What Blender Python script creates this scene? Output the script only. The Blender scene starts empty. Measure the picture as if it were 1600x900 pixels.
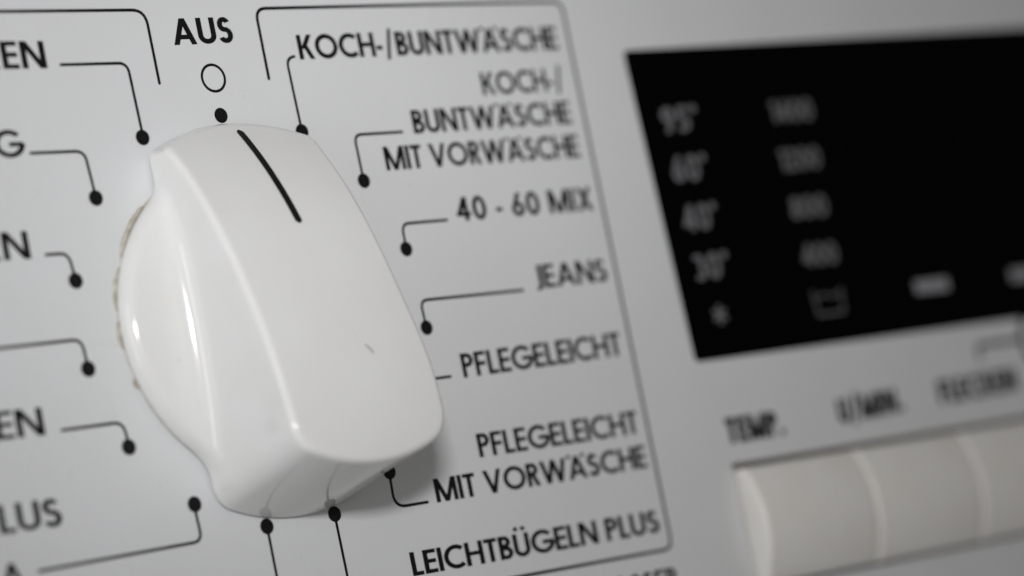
import bpy, bmesh, math, random
import numpy as np
from mathutils import Matrix, Vector, Euler
random.seed(4)
scene = bpy.context.scene
COL = scene.collection
S = 0.028            # metres per unit: the radius of the ring of position dots
# panel coordinates: x right, y DOWN, z OUT of the panel (towards the viewer), in units of S
def W(x, y, z=0.0): return (x*S, -z*S, -y*S)

# ------------------------------------------------------------------ camera
RX = np.array([-0.17604994, -0.69475334, -0.15442668])
TT = np.array([-1.20130286, 0.14013417, 15.0329932])
def rod(r):
    t = np.linalg.norm(r); k = r/t
    K = np.array([[0,-k[2],k[1]],[k[2],0,-k[0]],[-k[1],k[0],0]])
    return np.eye(3)+math.sin(t)*K+(1-math.cos(t))*K@K
ROT = rod(RX); CP = -ROT.T@TT
M = lambda v: Vector((v[0], v[2], -v[1]))
cd = bpy.data.cameras.new('camera'); cam = bpy.data.objects.new('camera', cd); COL.objects.link(cam)
cx_, cy_, cz_ = M(ROT[0]), -M(ROT[1]), -M(ROT[2])
m = Matrix((cx_, cy_, cz_)).transposed().to_4x4(); m.translation = M(CP)*S
cam.matrix_world = m
cd.sensor_width = 36; cd.lens = 4962.96/1600*36; cd.clip_start = 0.005; cd.clip_end = 20
cd.dof.use_dof = True; cd.dof.focus_distance = 15.13*S
cd.dof.aperture_fstop = cd.lens/1000/(0.50*S); cd.dof.aperture_blades = 0
scene.camera = cam

# ------------------------------------------------------------------ light
world = bpy.data.worlds.new('World'); scene.world = world; world.use_nodes = True
bg = world.node_tree.nodes['Background']
bg.inputs['Color'].default_value = (1.0, 0.975, 0.945, 1); bg.inputs['Strength'].default_value = 0.175
def area(name, pos, target, size, power, col, size_y=None):
    l = bpy.data.lights.new(name, 'AREA'); l.energy = power; l.color = col
    l.shape = 'RECTANGLE'; l.size = size*S; l.size_y = (size_y or size)*S
    o = bpy.data.objects.new(name, l); COL.objects.link(o)
    o.location = W(*pos)
    d = Vector(W(*target))-Vector(W(*pos)); o.rotation_euler = d.to_track_quat('-Z', 'Y').to_euler()
    return o
key = area('key_lamp', (-5.2, -1.05, 8.3), (1.4, -1.1, 0), 1.3, 0.055, (1.0, 0.992, 0.985), 0.7)
key.data.spread = math.radians(58)
area('left_fill', (-10.5, -.6, 3.2), (0, 0, .3), 4.0, 0.17, (.96, .985, 1.0), 6.0)  # fill lamp added at the left to brighten left-facing knob and button sides
vs = scene.view_settings; vs.view_transform = 'Standard'; vs.look = 'None'; vs.gamma = 1; vs.exposure = 0.0
scene.render.engine = 'CYCLES'

# ------------------------------------------------------------------ materials
def mat(name, base, rough=0.35, spec=0.5, coat=0.0, bump=None, mottle=None, sss=0.0, smear=None):
    mt = bpy.data.materials.new(name); mt.use_nodes = True
    nt = mt.node_tree; b = nt.nodes['Principled BSDF']
    b.inputs['Base Color'].default_value = (*base, 1); b.inputs['Roughness'].default_value = rough
    b.inputs['Specular IOR Level'].default_value = spec; b.inputs['Coat Weight'].default_value = coat
    b.inputs['Coat Roughness'].default_value = 0.12
    if sss:
        b.inputs['Subsurface Weight'].default_value = sss; b.inputs['Subsurface Scale'].default_value = 0.0012
        b.inputs['Subsurface Radius'].default_value = (1, .9, .75)
    tc = nt.nodes.new('ShaderNodeTexCoord')
    if mottle:
        sc, amt, tint = mottle
        n = nt.nodes.new('ShaderNodeTexNoise'); n.inputs['Scale'].default_value = sc; n.inputs['Detail'].default_value = 6
        nt.links.new(tc.outputs['Object'], n.inputs['Vector'])
        r = nt.nodes.new('ShaderNodeValToRGB'); r.color_ramp.elements[0].position = 0.35; r.color_ramp.elements[1].position = 0.65
        r.color_ramp.elements[0].color = (*[c*(1-amt)*t for c, t in zip(base, tint)], 1); r.color_ramp.elements[1].color = (*base, 1)
        nt.links.new(n.outputs['Fac'], r.inputs['Fac']); nt.links.new(r.outputs['Color'], b.inputs['Base Color'])
    if bump:
        sc, dist = bump
        n2 = nt.nodes.new('ShaderNodeTexNoise'); n2.inputs['Scale'].default_value = sc; n2.inputs['Detail'].default_value = 3
        nt.links.new(tc.outputs['Object'], n2.inputs['Vector'])
        bp = nt.nodes.new('ShaderNodeBump'); bp.inputs['Distance'].default_value = dist; bp.inputs['Strength'].default_value = 1
        nt.links.new(n2.outputs['Fac'], bp.inputs['Height']); nt.links.new(bp.outputs['Normal'], b.inputs['Normal'])
        if coat: nt.links.new(bp.outputs['Normal'], b.inputs['Coat Normal'])
    if smear:
        n3 = nt.nodes.new('ShaderNodeTexNoise'); n3.inputs['Scale'].default_value = smear[0]; n3.inputs['Detail'].default_value = 5; n3.inputs['Distortion'].default_value = 1.5
        mp = nt.nodes.new('ShaderNodeMapping'); mp.inputs['Scale'].default_value = (1, 1, .35); mp.inputs['Rotation'].default_value = (0, .5, 0)
        mr = nt.nodes.new('ShaderNodeMapRange'); mr.inputs['From Min'].default_value = .3; mr.inputs['From Max'].default_value = .7
        mr.inputs['To Min'].default_value = smear[1]; mr.inputs['To Max'].default_value = smear[2]
        nt.links.new(tc.outputs['Object'], mp.inputs['Vector']); nt.links.new(mp.outputs['Vector'], n3.inputs['Vector'])
        nt.links.new(n3.outputs['Fac'], mr.inputs['Value']); nt.links.new(mr.outputs['Result'], b.inputs['Roughness'])
    return mt
M_PANEL = mat('white_panel_plastic', (0.718, 0.728, 0.746), 0.25, 0.5, 0.0, (900, 0.000006), (60, 0.025, (1, 1, .99)), smear=(45, .22, .31))
M_KNOB = mat('white_knob_plastic', (0.802, 0.806, 0.806), 0.09, 0.5, 0.0, (260, 0.000007), (90, 0.025, (1, .995, .98)), 0.25, smear=(130, .06, .15))
M_BTN = mat('cream_button_plastic', (0.83, 0.815, 0.785), 0.42, 0.45, 0.0, (1200, 0.000012), (120, 0.04, (1, .99, .97)))
M_RECESS = mat('recess_shade_brown', (0.40, 0.35, 0.29), 0.7, 0.3, 0.0, None, (400, 0.2, (1, .97, .9)))  # brownish shadow of the gap round the buttons put into the colour
M_INK = mat('black_print', (0.006, 0.006, 0.006), 0.5, 0.18)
M_GINK = mat('dark_grey_print', (0.06, 0.06, 0.06), 0.45, 0.35)
M_GLASS = mat('black_display_window', (0.0012, 0.0012, 0.0013), 0.30, 0.02)
M_WPRINT = mat('grey_display_print', (0.15, 0.15, 0.16), 0.5, 0.3)
M_LPRINT = mat('light_display_print', (0.30, 0.30, 0.32), 0.5, 0.3)
M_DIRT = mat('beige_grime', (0.60, 0.57, 0.50), 0.8, 0.2, 0.0, None, (900, 0.35, (1, .95, .85)))
M_RING = mat('off_white_collar', (0.60, 0.59, 0.55), 0.5, 0.3, 0.0, None, (500, 0.18, (1, .96, .88)))
M_FIBRE = mat('grey_fibre', (0.14, 0.135, 0.13), 0.8, 0.2)

# ------------------------------------------------------------------ helpers
def empty(name, loc, label, cat, group=None):
    o = bpy.data.objects.new(name, None); o.empty_display_size = 0.01; COL.objects.link(o)
    o.location = loc; o['label'] = label; o['category'] = cat
    if group: o['group'] = group
    return o
def link(name, me, material, parent, label=None):
    o = bpy.data.objects.new(name, me); COL.objects.link(o)
    me.materials.append(material)
    if parent is not None:
        o.parent = parent
        wl = parent.matrix_world
        p, off = parent, Vector((0, 0, 0))
        while p is not None: off += p.location; p = p.parent
        o.location = -off
    if label: o['label'] = label
    return o
class Geo:
    def __init__(s): s.v = []; s.f = []
    def poly(s, pts, z):
        i = len(s.v); s.v += [W(x, y, z) for x, y in pts]
        a = sum(pts[k][0]*pts[(k+1) % len(pts)][1]-pts[(k+1) % len(pts)][0]*pts[k][1] for k in range(len(pts)))
        idx = list(range(i, i+len(pts)))
        s.f.append(idx if a < 0 else idx[::-1])
    def mesh(s, name):
        me = bpy.data.meshes.new(name); me.from_pydata(s.v, [], s.f); me.update(); return me
def fillet(pts, r, n=7):
    out = [pts[0]]
    for i in range(1, len(pts)-1):
        p = Vector(pts[i]); a = Vector(pts[i-1])-p; b = Vector(pts[i+1])-p
        d = min(r, a.length*.49, b.length*.49) if (len(pts) > 3) else min(r, a.length*.95, b.length*.95)
        A = p+a.normalized()*d; B = p+b.normalized()*d
        for k in range(n+1):
            t = k/n; q = A*(1-t)**2+p*(2*t*(1-t))+B*t*t; out.append((q.x, q.y))
    out.append(pts[-1]); return out
def stroke_strip(g, pts, w, z, cap=True, closed=False):
    n = len(pts); L = []; R = []
    for i in range(n):
        p = Vector(pts[i])
        if closed: a = Vector(pts[i-1]); b = Vector(pts[(i+1) % n])
        else: a = Vector(pts[max(i-1, 0)]); b = Vector(pts[min(i+1, n-1)])
        d1 = (p-a); d2 = (b-p)
        if d1.length < 1e-9: d1 = d2
        if d2.length < 1e-9: d2 = d1
        d1.normalize(); d2.normalize(); t = (d1+d2).normalized(); nn = Vector((-t.y, t.x))
        s = w/2/max(.5, nn.dot(Vector((-d1.y, d1.x))))
        L.append(p+nn*s); R.append(p-nn*s)
    poly = []
    i0 = len(g.v)
    for a, b in zip(L, R): g.v += [W(a.x, a.y, z), W(b.x, b.y, z)]
    m_ = n if closed else n-1
    for i in range(m_):
        a, b, c, d = i0+2*i, i0+2*i+1, i0+2*((i+1) % n)+1, i0+2*((i+1) % n)
        g.f.append([a, d, c, b])
    if cap and not closed:
        for e, dirp in ((0, 1), (n-1, n-2)):
            c = Vector(pts[e]); d = (c-Vector(pts[dirp])).normalized(); a0 = math.atan2(d.y, d.x)
            g.poly([(c.x+w/2*math.cos(a0+t), c.y+w/2*math.sin(a0+t)) for t in np.linspace(-math.pi/2, math.pi/2, 9)], z)

# image pixel (of the 1600 x 900 measuring sheet) -> panel plane, used once to survey where the print sits
FPX = 4962.96
def bp(u, v, z=0.0):
    d = ROT.T@np.array([(u-800)/FPX, (v-450)/FPX, 1.0]); s = (-z-CP[2])/d[2]; P = CP+s*d
    return (float(P[0]), float(P[1]))

# ------------------------------------------------------------------ lettering (geometric sans drawn stroke by stroke)
def glyph(c, w):
    h = w/2; P = []                    # polygons in cap-height units, y up
    def V(x, y0=0, y1=1): P.append([(x-h, y0), (x+h, y0), (x+h, y1), (x-h, y1)])
    def H(y, x0, x1): P.append([(x0, y-h*.92), (x1, y-h*.92), (x1, y+h*.92), (x0, y+h*.92)])
    def D(x0, y0, x1, y1):
        L = math.hypot(x1-x0, y1-y0); hw = h*L/abs(y1-y0)
        P.append([(x0-hw, y0), (x0+hw, y0), (x1+hw, y1), (x1-hw, y1)])
    def A(cx, cy, rx, ry, a0, a1, n=None):
        n = n or max(4, int(abs(a1-a0)/12)); ts = [math.radians(a0+(a1-a0)*i/n) for i in range(n+1)]
        for t, u in zip(ts, ts[1:]):
            q = []
            for ang, s in ((t, 1), (u, 1), (u, -1), (t, -1)):
                nx, ny = math.cos(ang)/rx, math.sin(ang)/ry; k = math.hypot(nx, ny)
                q.append((cx+rx*math.cos(ang)+s*h*nx/k, cy+ry*math.sin(ang)+s*h*ny/k))
            P.append(q)
    def dot(x, y, r): P.append([(x+r*math.cos(t), y+r*math.sin(t)) for t in np.linspace(0, 2*math.pi, 13)[:-1]])
    def bowl(y0, y1, xr):              # P/B bowl between heights y0,y1
        ry = (y1-y0)/2-h; cy = (y0+y1)/2; rx = ry*.95; cx = xr-h-rx
        H(y1-h, h, cx); H(y0+h, h, cx); A(cx, cy, rx, ry, -90, 90)
    if c in 'AÄ':
        wd = .84; e = h*1.08; D(e, 0, .42, 1); D(wd-e, 0, .42, 1); H(.29, .2, wd-.2)
        if c == 'Ä': dot(.10, 1.0, h*1.0); dot(wd-.10, 1.0, h*1.0)
    elif c in 'UÜ':
        wd = .66; r = wd/2-h; V(h, r+h, 1); V(wd-h, r+h, 1); A(wd/2, r+h, r, r, 180, 360)
        if c == 'Ü': dot(.18, 1.2, h*1.05); dot(wd-.18, 1.2, h*1.05)
    elif c == 'S':
        wd = .54; ru = (1-w)*.235; rl = (1-w)*.265
        A(.26, 1-h-ru, .24-h, ru, 25, 270); A(.26, h+rl, .27-h, rl, 90, -155)
    elif c == 'E': wd = .5; V(h); H(1-h*.92, h, wd); H(.51, h, wd-.02); H(h*.92, h, wd)
    elif c == 'F': wd = .48; V(h); H(1-h*.92, h, wd); H(.5, h, wd-.03)
    elif c == 'L': wd = .44; V(h); H(h*.92, h, wd)
    elif c == 'T': wd = .52; V(wd/2); H(1-h*.92, 0, wd)
    elif c == 'H': wd = .72; V(h); V(wd-h); H(.51, h, wd-h)
    elif c == 'I': wd = w; V(h)
    elif c == 'N': wd = .76; V(h); V(wd-h); D(h*1.2, 1, wd-h*1.2, 0)
    elif c == 'M': wd = .94; V(h); V(wd-h); D(h*1.2, 1, wd/2, 0); D(wd-h*1.2, 1, wd/2, 0)
    elif c == 'V': wd = .80; e = h*1.08; D(e, 1, wd/2, 0); D(wd-e, 1, wd/2, 0)
    elif c == 'W': wd = 1.18; e = h*1.05; D(e, 1, .33, 0); D(.33, 0, wd/2, 1); D(wd/2, 1, wd-.33, 0); D(wd-.33, 0, wd-e, 1)
    elif c == 'X': wd = .70; e = h*1.2; D(e, 0, wd-e, 1); D(wd-e, 0, e, 1)
    elif c == 'K': wd = .68; V(h); D(h*2.4, .42, wd-h*1.4, 1); D(h*3.2, .60, wd-h*1.2, 0)
    elif c == 'O': wd = .98; A(wd/2, .5, wd/2-h, .51-h, 0, 360, 32)
    elif c == 'C': wd = .80; A(.49, .5, .49-h, .51-h, 48, 312)
    elif c == 'G': wd = .92; A(.49, .5, .49-h, .51-h, 42, 358); H(.47, .48, wd)
    elif c == 'B': wd = .54; V(h); bowl(.48, 1, .49); bowl(0, .56, .54)
    elif c == 'P': wd = .52; V(h); bowl(.42, 1, .52)
    elif c == 'R': wd = .56; V(h); bowl(.44, 1, .52); D(.26, .5, wd-h*1.2, 0)
    elif c == 'J': wd = .32; V(wd-h, .12, 1); A(wd-h-.14, .12, .14, .12, 0, -110)
    elif c == 'D': wd = .72; V(h); H(1-h*.92, h, .22); H(h*.92, h, .22); A(.22, .5, .5-h, .5-h, -90, 90)
    elif c == '0': wd = .60; A(wd/2, .5, wd/2-h, .51-h, 0, 360, 28)
    elif c == '1': wd = .34; V(wd-h); D(h*.9, .8, wd-h, .97)
    elif c == '2': wd = .54; A(wd/2, .70, wd/2-h, .30-h, 170, -25); D(wd-h*2.0, .55, h*1.3, w*.8); H(h*.92, 0, wd)
    elif c == '3': wd = .52; A(.24, .73, .24-h, .27-h, 150, -90); A(.25, .29, .27-h, .29-h, 90, -145)
    elif c == '4': wd = .62; V(wd-.2); H(.28, 0, wd); D(h*1.4, .32, wd-.2, 1)
    elif c == '5': wd = .54; H(1-h*.92, .14, wd-.04); D(.13, .52, .19, 1); A(.22, .32, .32-h, .32-h, 125, -140)
    elif c == '6': wd = .56; A(wd/2, .31, wd/2-h, .31-h, 0, 360, 24); D(.13, .42, .37, 1)
    elif c == '8': wd = .54; A(wd/2, .75, .23-h, .25-h, 0, 360, 20); A(wd/2, .28, .27-h, .28-h, 0, 360, 20)
    elif c == '9': wd = .56; A(wd/2, .69, wd/2-h, .31-h, 0, 360, 24); D(wd-.13, .58, wd-.37, 0)
    elif c == '-': wd = .28; H(.36, 0, wd)
    elif c == '/': wd = .50; h = h*.75; D(.14, -.14, .36, 1.14)
    elif c == '.': wd = w*1.1; dot(wd/2, h, h*1.05)
    elif c == '°': wd = .26; A(.13, .86, .13-h*.7, .13-h*.7, 0, 360, 16)
    else: wd = .24
    return P, wd
def lettering(text, p0, p1, cap, name, parent, material=M_INK, weight=.17, z=.0012, track=.085, label=None, level=True):
    """p0/p1: left and right ends of the baseline in panel units, cap: height of a capital."""
    gl = [glyph(c, weight) for c in text]
    nat = sum(g[1] for g in gl)+track*(len(gl)-1)
    ex = ((p1[0]-p0[0])/nat, (p1[1]-p0[1])/nat)
    g = Geo(); x = 0; k = 0
    for P, wd in gl:
        for q in P:
            g.poly([(p0[0]+(x+a)*ex[0], p0[1]+(x+a)*ex[1]-b*cap) for a, b in q], z+k*2e-5); k += 1
        x += wd+track
    return link(name, g.mesh(name), material, parent, label)

# ------------------------------------------------------------------ control panel
panel = empty('control_panel', (0, 0, 0), 'white glossy washing machine control panel with black German programme names printed on it', 'control panel')
def make_fascia():
    X = [-7, 2.846, 5.424, 12]; Y = [-3.2, 1.052, 1.722, 4.0]; bv = .014; T = -.25
    bm = bmesh.new(); v = {}
    for i, x in enumerate(X):
        for j, y in enumerate(Y): v[i, j] = bm.verts.new(W(x, y, 0))
    for i in range(3):
        for j in range(3):
            if (i, j) == (1, 1): continue
            bm.faces.new([v[i, j], v[i, j+1], v[i+1, j+1], v[i+1, j]])
    bm.normal_update()
    be = [e for e in bm.edges if e.is_boundary]
    r = bmesh.ops.extrude_edge_only(bm, edges=be)
    for q in r['geom']:
        if isinstance(q, bmesh.types.BMVert): q.co.y -= T*S
    bmesh.ops.recalc_face_normals(bm, faces=bm.faces)
    me0 = [e for e in bm.edges if not e.is_boundary and len(e.link_faces) == 2 and abs(e.calc_face_angle(0)) > 1]
    bmesh.ops.bevel(bm, geom=me0, offset=bv*S, segments=4, profile=.5, affect='EDGES', clamp_overlap=True)
    me = bpy.data.meshes.new('fascia'); bm.to_mesh(me); bm.free()
    for p in me.polygons: p.use_smooth = True
    me.set_sharp_from_angle(angle=math.radians(50))
    return me
fas = link('fascia', make_fascia(), M_PANEL, panel)
def box_mesh(name, x0, x1, y0, y1, z0, z1, bev=0.0):
    bm = bmesh.new(); bmesh.ops.create_cube(bm, size=1)
    for q in bm.verts:
        q.co = Vector(W((x0+x1)/2+q.co.x*(x1-x0), (y0+y1)/2+q.co.z*(y1-y0), (z0+z1)/2+q.co.y*(z1-z0)))
    bmesh.ops.recalc_face_normals(bm, faces=bm.faces)
    if bev: bmesh.ops.bevel(bm, geom=list(bm.edges), offset=bev*S, segments=3, profile=.5, affect='EDGES')
    me = bpy.data.meshes.new(name); bm.to_mesh(me); bm.free(); return me
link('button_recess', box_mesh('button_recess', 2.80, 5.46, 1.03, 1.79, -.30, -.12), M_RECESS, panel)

# framing lines
LW = .0148
def line(px, r, parent=panel, w=LW, mt=M_INK, name='leader_line', z=.0010, cap=True, label=None):
    pts = [bp(*p) for p in px]
    g = Geo(); stroke_strip(g, fillet(pts, r), w, z, cap)
    return link(name, g.mesh(name), mt, parent, label)
line([(-40, 18.4), (226, 15.6), (249, 130)], .075, name='frame_line', w=.0155)
line([(420, 123), (398.5, 13.5), (876.5, 2.6), (1050.5, 857), (540, 951)], .06, name='frame_line', w=.0165)

# position dots and leader lines
DOTPX = {0:(345,180.5),1:(471.7,205.5),2:(568.2,282.5),3:(634.5,389.2),4:(666.2,512),6:(608,737),7:(522.5,803.3),8:(416.7,822.5),9:(303.7,788),10:(201,698.7),11:(137.5,576.5),12:(118,438.8),13:(149.5,309.5),14:(222.5,215)}
ang = {0: 0.0}
for k in range(1, 15): ang[k] = 27.0+23.54*(k-1)
def dotpos(k):
    return (math.sin(math.radians(ang[k])), -math.cos(math.radians(ang[k]))) if k not in DOTPX else bp(*DOTPX[k])
def disc(c, r, z, n=40):
    g = Geo(); g.poly([(c[0]+r*math.cos(2*math.pi*i/n), c[1]+r*math.sin(2*math.pi*i/n)) for i in range(n)], z); return g
for k in range(15):
    g = disc((0, 0), .0375, 0); c = dotpos(k)
    g = disc(c, .0375, .0022)
    link('position_dot', g.mesh('position_dot'), M_INK, panel)
line([(95, 101.3), (198.5, 98.5), (222, 207)], .05)
line([(48, 239.5), (131.5, 236), (147.5, 300)], .05)
line([(72, 398.2), (106.5, 395.5), (116, 430)], .05)
line([(-40, 548.5), (127, 530.2), (136, 568)], .05)
line([(97, 672.3), (191.5, 659.5), (200, 690)], .05)
line([(61, 892.5), (316, 845.5), (305, 798)], .05)
line([(417, 822), (444, 960)], .05)
line([(522.5, 803), (553, 950)], .05)
line([(608, 738), (617, 793), (668, 784.5)], .07)
line([(704, 588.3), (645, 596.0), (654, 640)], .05)
line([(666, 512), (656.5, 469.5), (817, 453.5)], .045)
line([(634.5, 389), (627.5, 349.8), (698, 343.8)], .045)
line([(568, 282), (553, 210.8), (628, 206.2)], .045)
line([(471.7, 205.5), (447, 90.5), (459.5, 88.3)], .05)
# OFF ring
g = Geo(); c = bp(333.3, 122); stroke_strip(g, [(c[0]+.0655*math.cos(t), c[1]+.0655*math.sin(t)) for t in np.linspace(0, 2*math.pi, 57)[:-1]], .0135, .0010, closed=True)
link('off_symbol_ring', g.mesh('off_symbol_ring'), M_INK, panel)

def txt(text, a, b, cap, lab, weight=.17, track=.085, mt=M_INK, z=.0012, parent=panel, name='lettering'):
    return lettering(text, bp(*a), bp(*b), cap, name, parent, mt, weight, z, track, lab)
CH = .124
txt('AUS', (272.3, 70.6), (366.5, 67.0), .130, 'black word AUS above the open ring', .188, .075)
txt('KOCH-/BUNTWÄSCHE', (469, 93), (872.5, 77.5), .124, 'black words KOCH-/BUNTWÄSCHE at the top of the list', .185, .06)
txt('KOCH-/', (755.5, 149), (883, 141), .120, 'black word KOCH-/ second in the list', .18, .06)
txt('BUNTWÄSCHE', (647.5, 209), (894, 193), .121, 'black word BUNTWÄSCHE on its own line', .18, .06)
txt('MIT VORWÄSCHE', (604.5, 266.5), (907, 245.5), .121, 'black words MIT VORWÄSCHE in the upper half', .18, .06)
txt('40 - 60 MIX', (716, 346), (928, 328), .123, 'black words 40 - 60 MIX', .18, .09)
txt('JEANS', (839, 451), (951, 439.5), .121, 'black word JEANS', .175, .06)
txt('PFLEGELEICHT', (725, 590.5), (972.5, 555), .122, 'black word PFLEGELEICHT with a short leader line', .175, .06)
txt('PFLEGELEICHT', (750, 715), (999, 677), .119, 'black word PFLEGELEICHT above the lower MIT VORWÄSCHE', .175, .06)
txt('MIT VORWÄSCHE', (683, 785.5), (1012, 730), .117, 'black words MIT VORWÄSCHE in the lower half', .18, .06)
txt('LEICHTBÜGELN PLUS', (646, 900.5), (1032, 831), .116, 'black words LEICHTBÜGELN PLUS at the bottom of the list', .18, .06)
txt('WASSER', (922, 946), (1062, 919), .112, 'black word cut off by the bottom edge below the frame', .18, .06)
txt('KEN', (-34, 108.5), (74.5, 106.8), .130, 'black letters EN at the top of the left list', .18, .09)
txt('G', (-6, 247.5), (39.5, 245.0), .128, 'black letter G in the left list', .17, .06)
txt('RN', (-28, 409.5), (49, 404.0), .128, 'black letters RN in the left list', .17, .075)
txt('KEN', (-48, 693), (71.5, 679.5), .126, 'black letters EN in the lower left list', .17, .08)
txt('PLUS', (-31, 839.5), (99.5, 821.5), .128, 'black letters LUS in the lower left corner', .17, .07)
txt('GA', (-42, 934), (44, 923), .128, 'black letters cut off by the lower left corner', .17, .06)

# display window
dw = [bp(978, 80), bp(978+640*1.0, 46.0), bp(1088, 563)]
def round_rect(x0, x1, y0, y1, r, sh=0.0, n=8):
    pts = []
    for cx, cy, a in ((x1-r, y1-r, 0), (x0+r, y1-r, 90), (x0+r, y0+r, 180), (x1-r, y0+r, 270)):
        for i in range(n+1):
            t = math.radians(a+90*i/n); x = cx+r*math.cos(t); y = cy+r*math.sin(t)
            pts.append((x+sh*(y-y0)/(y1-y0)*(1 if x < (x0+x1)/2 else 0), y))
    return pts
def prism(name, pts, z0, z1, bev=.004):
    bm = bmesh.new(); vs_ = [bm.verts.new(W(x, y, z1)) for x, y in pts]; f = bm.faces.new(vs_)
    r = bmesh.ops.extrude_face_region(bm, geom=[f])
    for q in r['geom']:
        if isinstance(q, bmesh.types.BMVert): q.co.y -= (z0-z1)*S
    bmesh.ops.recalc_face_normals(bm, faces=bm.faces)
    me = bpy.data.meshes.new(name); bm.to_mesh(me); bm.free(); return me
disp = link('display_window', prism('display_window', [(x, y-(.009*(x-2.7) if y < 0 else 0)) for x, y in round_rect(2.682, 8.6, -1.212, .490, .030, .050)], -.003, .004), M_GLASS, panel)
DZ = .0052
def dtxt(text, a, b, cap, lab, mt=M_WPRINT): return txt(text, a, b, cap, lab, .2, .06, mt, DZ, disp)
dtxt('95°', (1037, 209), (1092, 204), .142, 'grey 95° mark')
dtxt('60°', (1053, 286), (1107, 280), .142, 'grey 60° mark')
dtxt('40°', (1070, 363), (1123, 356), .142, 'grey 40° mark')
dtxt('30°', (1087, 440), (1141, 432), .142, 'grey 30° mark')
dtxt('1400', (1207, 192), (1271, 187), .122, 'grey 1400 mark')
dtxt('1200', (1221, 268), (1283, 262), .122, 'grey 1200 mark')
dtxt('800', (1238, 343), (1294, 337), .122, 'grey 800 mark')
dtxt('400', (1256, 417), (1310, 411), .122, 'grey 400 mark')
# cold wash star and spin-stop square
g = Geo(); c = bp(1124, 492)
for i in range(3):
    a = math.radians(30+60*i); stroke_strip(g, [(c[0]-.055*math.cos(a), c[1]-.055*math.sin(a)), (c[0]+.055*math.cos(a), c[1]+.055*math.sin(a))], .020, DZ+i*1e-4, cap=False)
link('cold_symbol', g.mesh('cold_symbol'), M_WPRINT, disp, 'grey cold wash star')
g = Geo(); q = [bp(1268, 455), bp(1312, 449), bp(1320, 487), bp(1277, 493)]
stroke_strip(g, [q[0], (q[3][0]+.01, q[3][1]), (q[2][0]-.01, q[2][1]), q[1]], .013, DZ, cap=False)
stroke_strip(g, [(q[0][0]+(q[1][0]-q[0][0])*t, q[0][1]+.035+.010*math.sin(t*4*math.pi)) for t in np.linspace(.08, .92, 17)], .010, DZ+1e-4, cap=False)
link('tub_symbol', g.mesh('tub_symbol'), M_WPRINT, disp, 'faint grey tub mark')
for x0, x1, yy in ((1429, 1481, 447.5), (1578, 1632, 429)):
    a = bp(x0, yy+2); b = bp(x1, yy-3.5)
    g = Geo(); g.poly([(a[0], a[1]-.037), (b[0], a[1]-.037), (b[0], a[1]+.037), (a[0], a[1]+.037)], DZ)
    link('indicator_bar', g.mesh('indicator_bar'), M_LPRINT, disp)

txt('TEMP.', (1139, 694), (1228, 679), .137, 'black word TEMP. above the first button', .25, .06)
txt('U/MIN.', (1313, 663), (1414, 642), .137, 'black word U/MIN. above the second button', .25, .06)
txt('FLECKEN', (1470, 632), (1592, 610), .137, 'black word FLECKEN above the third button', .25, .06)
line([(1531, 560), (1527, 540), (1590, 531)], .03, w=.030, mt=M_GINK, name='bracket_line')
g = Geo(); c0, c1 = bp(1592, 492), bp(1606, 566)
stroke_strip(g, [(c0[0]+.10, c0[1]+.0), (c0[0]+.02, c0[1]+.03), (c0[0]-.02, (c0[1]+c1[1])/2), (c1[0]+.02, c1[1]-.02), (c1[0]+.10, c1[1])], .045, .001)
link('cycle_symbol', g.mesh('cycle_symbol'), M_INK, panel)

# ------------------------------------------------------------------ push buttons
def button_mesh(x0, x1):
    y0, y1 = 1.084, 1.708; n = 28; e = .034
    prof = []
    for i in range(n+1):
        t = i/n; y = y0+(y1-y0)*t
        z = .05+.095*math.sin(t*math.pi)**.8
        prof.append((y, z))
    prof.append((y1+.001, -.20)); 
    bm = bmesh.new(); rows = []
    for k, (x, dz) in enumerate([(x0, -.02), (x0, None)]): pass
    cs = [(1-math.cos(a), 1-math.sin(a)) for a in np.linspace(0, math.pi/2, 8)]
    xs = [(x0+e*a, b) for a, b in cs]+[(x1-e*a, b) for a, b in cs[::-1]]
    for y, z in [(y0, -.20), (y0, -.01)]+prof:
        row = []
        for x, d in xs:
            row.append(bm.verts.new(W(x, y, z-(d*e if z > 0 else 0))))
        rows.append(row)
    for a, b in zip(rows, rows[1:]):
        for i in range(len(xs)-1): bm.faces.new([a[i], b[i], b[i+1], a[i+1]])
    for side in (0, -1):
        base = [r[side] for r in rows]; bm.faces.new(base if side else base[::-1])
    bmesh.ops.recalc_face_normals(bm, faces=bm.faces)
    me = bpy.data.meshes.new('push_button'); bm.to_mesh(me); bm.free()
    for p in me.polygons: p.use_smooth = True
    me.set_sharp_from_angle(angle=math.radians(60))
    return me
blabs = ['cream push button below the word TEMP., first from the left', 'cream push button below the word U/MIN., between two others', 'cream push button below the word FLECKEN, cut by the right edge']
bme = None
for i, lb in enumerate(blabs):
    if bme is None: bme = button_mesh(2.858, 3.700); bme.materials.append(M_BTN)
    o = bpy.data.objects.new('push_button', bme); COL.objects.link(o); o.location = (i*.852*S, 0, 0)
    o['label'] = lb; o['category'] = 'button'; o['group'] = 'cream push buttons under the display'

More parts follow.
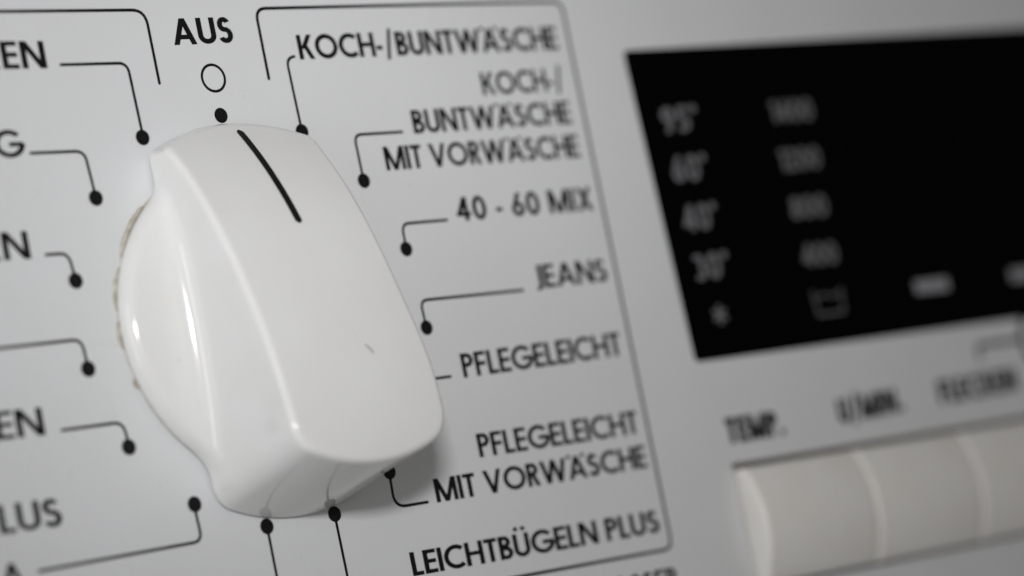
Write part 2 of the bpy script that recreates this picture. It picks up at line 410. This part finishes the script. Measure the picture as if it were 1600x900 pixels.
# ------------------------------------------------------------------ programme knob (implicit surface, meshed and snapped)
TP = np.array([(-1.05,-.02),(-.96,.055),(-.88,.13),(-.82,.185),(-.77,.225),(-.605,.333),(-.5,.392),(-.35,.466),(-.2,.531),(0,.604),(.15,.651),(.3,.688),(.44,.714),(.6,.735),(.8,.748),(1.1,.75)])
TPC = np.polyfit(TP[:, 0], TP[:, 1], 6)
def smax(a, b, k): h = np.clip(.5+.5*(a-b)/k, 0, 1); return b*(1-h)+a*h+k*h*(1-h)
def smin(a, b, k): return -smax(-a, -b, k)
YC = 0.0
def knob_sdf(x, y, z):
    r = np.hypot(x, y-YC)
    top = z-np.polyval(TPC, np.clip(y, -1.05, 1.05))+.05*(x+.03)**2/.17*.35
    dpr = np.polyval(np.polyder(TPC), np.clip(y, -1.05, 1.05)); top = top/np.sqrt(1+dpr*dpr)
    hw = .418+.03*np.clip(.25-z, 0, 1)
    wall = np.abs(x+.03)-hw-np.where(x > 0, .026+.022*np.exp(-((y-.42)/.3)**2), 0)
    s = np.clip((y+.2)/.6, 0, 1); s = s*s*(3-2*s)
    end = r-(.938+.026*s-(.205*z-.02*z*z)*s-(1-s)*.06*z)
    bar = smax(wall, end, .03+.05*s)
    bar = smax(bar, top, .032)
    skz = .165-.075*np.clip(r/.8, 0, 1.2)**2+.015*np.clip(-y-.1, 0, .3)-.05*np.clip(-y-.35, 0, .6)
    sk = smax(r-.786+.014*np.clip(-y-.2, 0, .5)/.5+.10*(z-.05), (z-skz)*.97, .055)
    d = smin(bar, sk, .085-.045*np.clip(-y*2.5-.9, 0, 1))
    return smax(d, .015-z, .010)
def surface_net(fn, lo, hi, h):
    ax = [np.arange(lo[i], hi[i]+h, h) for i in range(3)]
    X, Y, Z = np.meshgrid(*ax, indexing='ij'); F = fn(X, Y, Z); n = F.shape
    inside = F < 0
    c = [(i, j, k) for i in (0, 1) for j in (0, 1) for k in (0, 1)]
    def sl(o): return tuple(slice(o[a], n[a]-1+o[a]) for a in range(3))
    cnt = sum(inside[sl(o)].astype(int) for o in c); act = (cnt > 0) & (cnt < 8)
    vid = -np.ones(act.shape, int); ids = np.argwhere(act); vid[act] = np.arange(len(ids))
    P = np.zeros((len(ids), 3)); N = np.zeros(len(ids))
    I, J, K = ids.T
    for a in range(3):
        for o in c:
            if o[a]: continue
            p = list(o); p[a] = 1
            f0 = F[I+o[0], J+o[1], K+o[2]]; f1 = F[I+p[0], J+p[1], K+p[2]]; m_ = (f0 < 0) != (f1 < 0)
            t = np.where(m_, f0/np.where(m_, f0-f1, 1), 0); q = np.array(o, float)[None].repeat(len(ids), 0); q[:, a] = t
            P += np.where(m_[:, None], q, 0); N += m_
    P = (P/N[:, None]+ids)*h+np.array(lo)
    faces = []
    for a in range(3):
        b, d = (a+1) % 3, (a+2) % 3
        s0 = [slice(None)]*3; s1 = [slice(None)]*3; s0[a] = slice(0, n[a]-1); s1[a] = slice(1, n[a])
        f0 = inside[tuple(s0)]; f1 = inside[tuple(s1)]
        E_ = np.argwhere(f0 != f1); E_ = E_[(E_[:, b] > 0) & (E_[:, d] > 0) & (E_[:, b] < n[b]-1) & (E_[:, d] < n[d]-1)]
        flip = f0[tuple(E_.T)]
        def g_(db, dd):
            q = E_.copy(); q[:, b] -= db; q[:, d] -= dd; return vid[tuple(q.T)]
        Q = np.stack([g_(1, 1), g_(0, 1), g_(0, 0), g_(1, 0)], 1)
        Q[~flip] = Q[~flip][:, ::-1]; faces.append(Q)
    return P, np.concatenate(faces)
def grad(fn, P, e=1e-4):
    G = np.zeros_like(P)
    for a in range(3):
        d = np.zeros(3); d[a] = e
        G[:, a] = (fn(*(P+d).T)-fn(*(P-d).T))/(2*e)
    return G
def snap(fn, P, it=4):
    for _ in range(it):
        G = grad(fn, P); P = P-G*(fn(*P.T)/np.maximum((G*G).sum(1), .05))[:, None]
    return P
P, Q = surface_net(knob_sdf, (-1.0, -1.06, -.02), (1.0, 1.06, .86), .0125)
P = snap(knob_sdf, P); G = grad(knob_sdf, P); G /= np.linalg.norm(G, axis=1)[:, None]
knob = empty('programme_knob', W(0, 0, 0), 'white glossy rotary programme knob with broad grip and black pointer line', 'knob')
me = bpy.data.meshes.new('grip'); me.from_pydata([W(*p) for p in P], [], Q.tolist()); me.update()
# surface_net faces are wound in (x,y,z out) space; mapping to Blender axes keeps them consistent, fix globally
def fix_winding(me, Nrm):
    s = sum(p.normal.dot(Vector(Nrm[p.vertices[0]])) for p in list(me.polygons)[::50])
    if s < 0: me.flip_normals()
NB = np.stack([G[:, 0], -G[:, 2], -G[:, 1]], 1)
fix_winding(me, NB)
for p in me.polygons: p.use_smooth = True
me.normals_split_custom_set_from_vertices(NB.tolist())
link('grip', me, M_KNOB, knob)

def surf_z(x, y):
    """height of the knob's top over panel point (x, y)"""
    z = np.full(np.shape(x), .9)
    for _ in range(60): z = z-np.clip(knob_sdf(np.asarray(x), np.asarray(y), z), -.02, .05)
    return z
def surface_line(name, pts, w, parent, material, lift=.0018, label=None, taper=True):
    n = len(pts); vs_ = []; fs = []
    for i, (x, y) in enumerate(pts):
        a = Vector(pts[max(i-1, 0)]); b = Vector(pts[min(i+1, n-1)]); t = (b-a).normalized(); nn = (-t.y, t.x)
        ww = w
        if taper:
            dd = min(i, n-1-i)/(n-1)*((Vector(pts[0])-Vector(pts[-1])).length); ww = w*math.sqrt(max(0.02, 1-max(0, 1-dd/(w/2))**2))
        for s in np.linspace(-.5, .5, 5):
            X_ = x+nn[0]*ww*s; Y_ = y+nn[1]*ww*s; Z_ = float(surf_z(X_, Y_))+lift; vs_.append(W(X_, Y_, Z_))
    for i in range(n-1):
        for j in range(4): a = i*5+j; fs.append([a, a+1, a+6, a+5])
    me = bpy.data.meshes.new(name); me.from_pydata(vs_, [], fs); me.update()
    if sum(p.normal.y for p in me.polygons) > 0: me.flip_normals()
    for p in me.polygons: p.use_smooth = True
    return link(name, me, material, parent, label)
surface_line('pointer_line', [(0.004*(1-i/60)-.002, -.885+(.885-.352)*i/60) for i in range(61)], .039, knob, M_INK)
surface_line('fibre', [(.066+.034*math.sin(i/9*1.2), .272+.05*i/9) for i in range(10)], .0055, knob, M_FIBRE)

# collar under the knob and the grime caught round its rim
def ring_mesh(name, r0, r1, z0, z1, a0=0, a1=360, n=120, jit=0.0):
    bm = bmesh.new(); rows = []
    full = abs(a1-a0) >= 360; m_ = n if full else n+1
    for i in range(m_):
        a = math.radians(a0+(a1-a0)*i/n)
        ro = r1+jit*(random.random()-.5)+(jit*.6*math.sin(a*37)*math.sin(a*13) if jit else 0)
        if not full: 
            e = math.sin(math.pi*i/n)**.5; ro = r0+(ro-r0)*e
        rows.append([bm.verts.new(W(r*math.cos(a), r*math.sin(a), z)) for r, z in ((r0, z0), (r0, z1), (ro-(ro-r0)*.3, z1), (ro, z1*.5), (ro, z0))])
    for i in range(n if full else n):
        A_, B_ = rows[i], rows[(i+1) % m_]
        for j in range(4): bm.faces.new([A_[j], B_[j], B_[j+1], A_[j+1]])
    bmesh.ops.recalc_face_normals(bm, faces=bm.faces)
    me = bpy.data.meshes.new(name); bm.to_mesh(me); bm.free()
    for p in me.polygons: p.use_smooth = True
    return me
link('collar', ring_mesh('collar', .55, .782, .001, .014, n=160, jit=.004), M_RING, knob)
for a0, a1, t in ((187, 203, .000), (206, 228, .003), (174, 184, .000), (160, 164, .000)):
    link('grime', ring_mesh('grime', .780, .800+t, .0005, .014, a0, a1, 40, .005), M_DIRT, knob)

# specks of dust on the knob and panel
def speck(x, y, rx, ry, z, parent, material):
    g = Geo(); k = random.random()*6
    g.poly([(x+rx*math.cos(t)*(1+.25*math.sin(3*t+k)), y+ry*math.sin(t)*(1+.25*math.cos(2*t+k))) for t in np.linspace(0, 2*math.pi, 11)[:-1]], z)
    return link('dust_speck', g.mesh('dust_speck'), material, parent)
for px, py, rr in ((279, 563, .005), (252, 466, .003), (340, 420, .003)):
    x, y = bp(px, py, .2)
    for _ in range(3): x, y = bp(px, py, float(surf_z(x, y)))
    speck(x, y, rr, rr*.7, float(surf_z(x, y))+.002, knob, M_FIBRE if rr > .005 else M_DIRT)
for px, py, rr in ((60, 300, .004), (380, 150, .003), (640, 290, .004), (250, 760, .004), (470, 870, .003), (20, 470, .003), (170, 380, .003), (600, 160, .003)):
    x, y = bp(px, py); speck(x, y, rr, rr*.8, .0012, panel, M_DIRT)
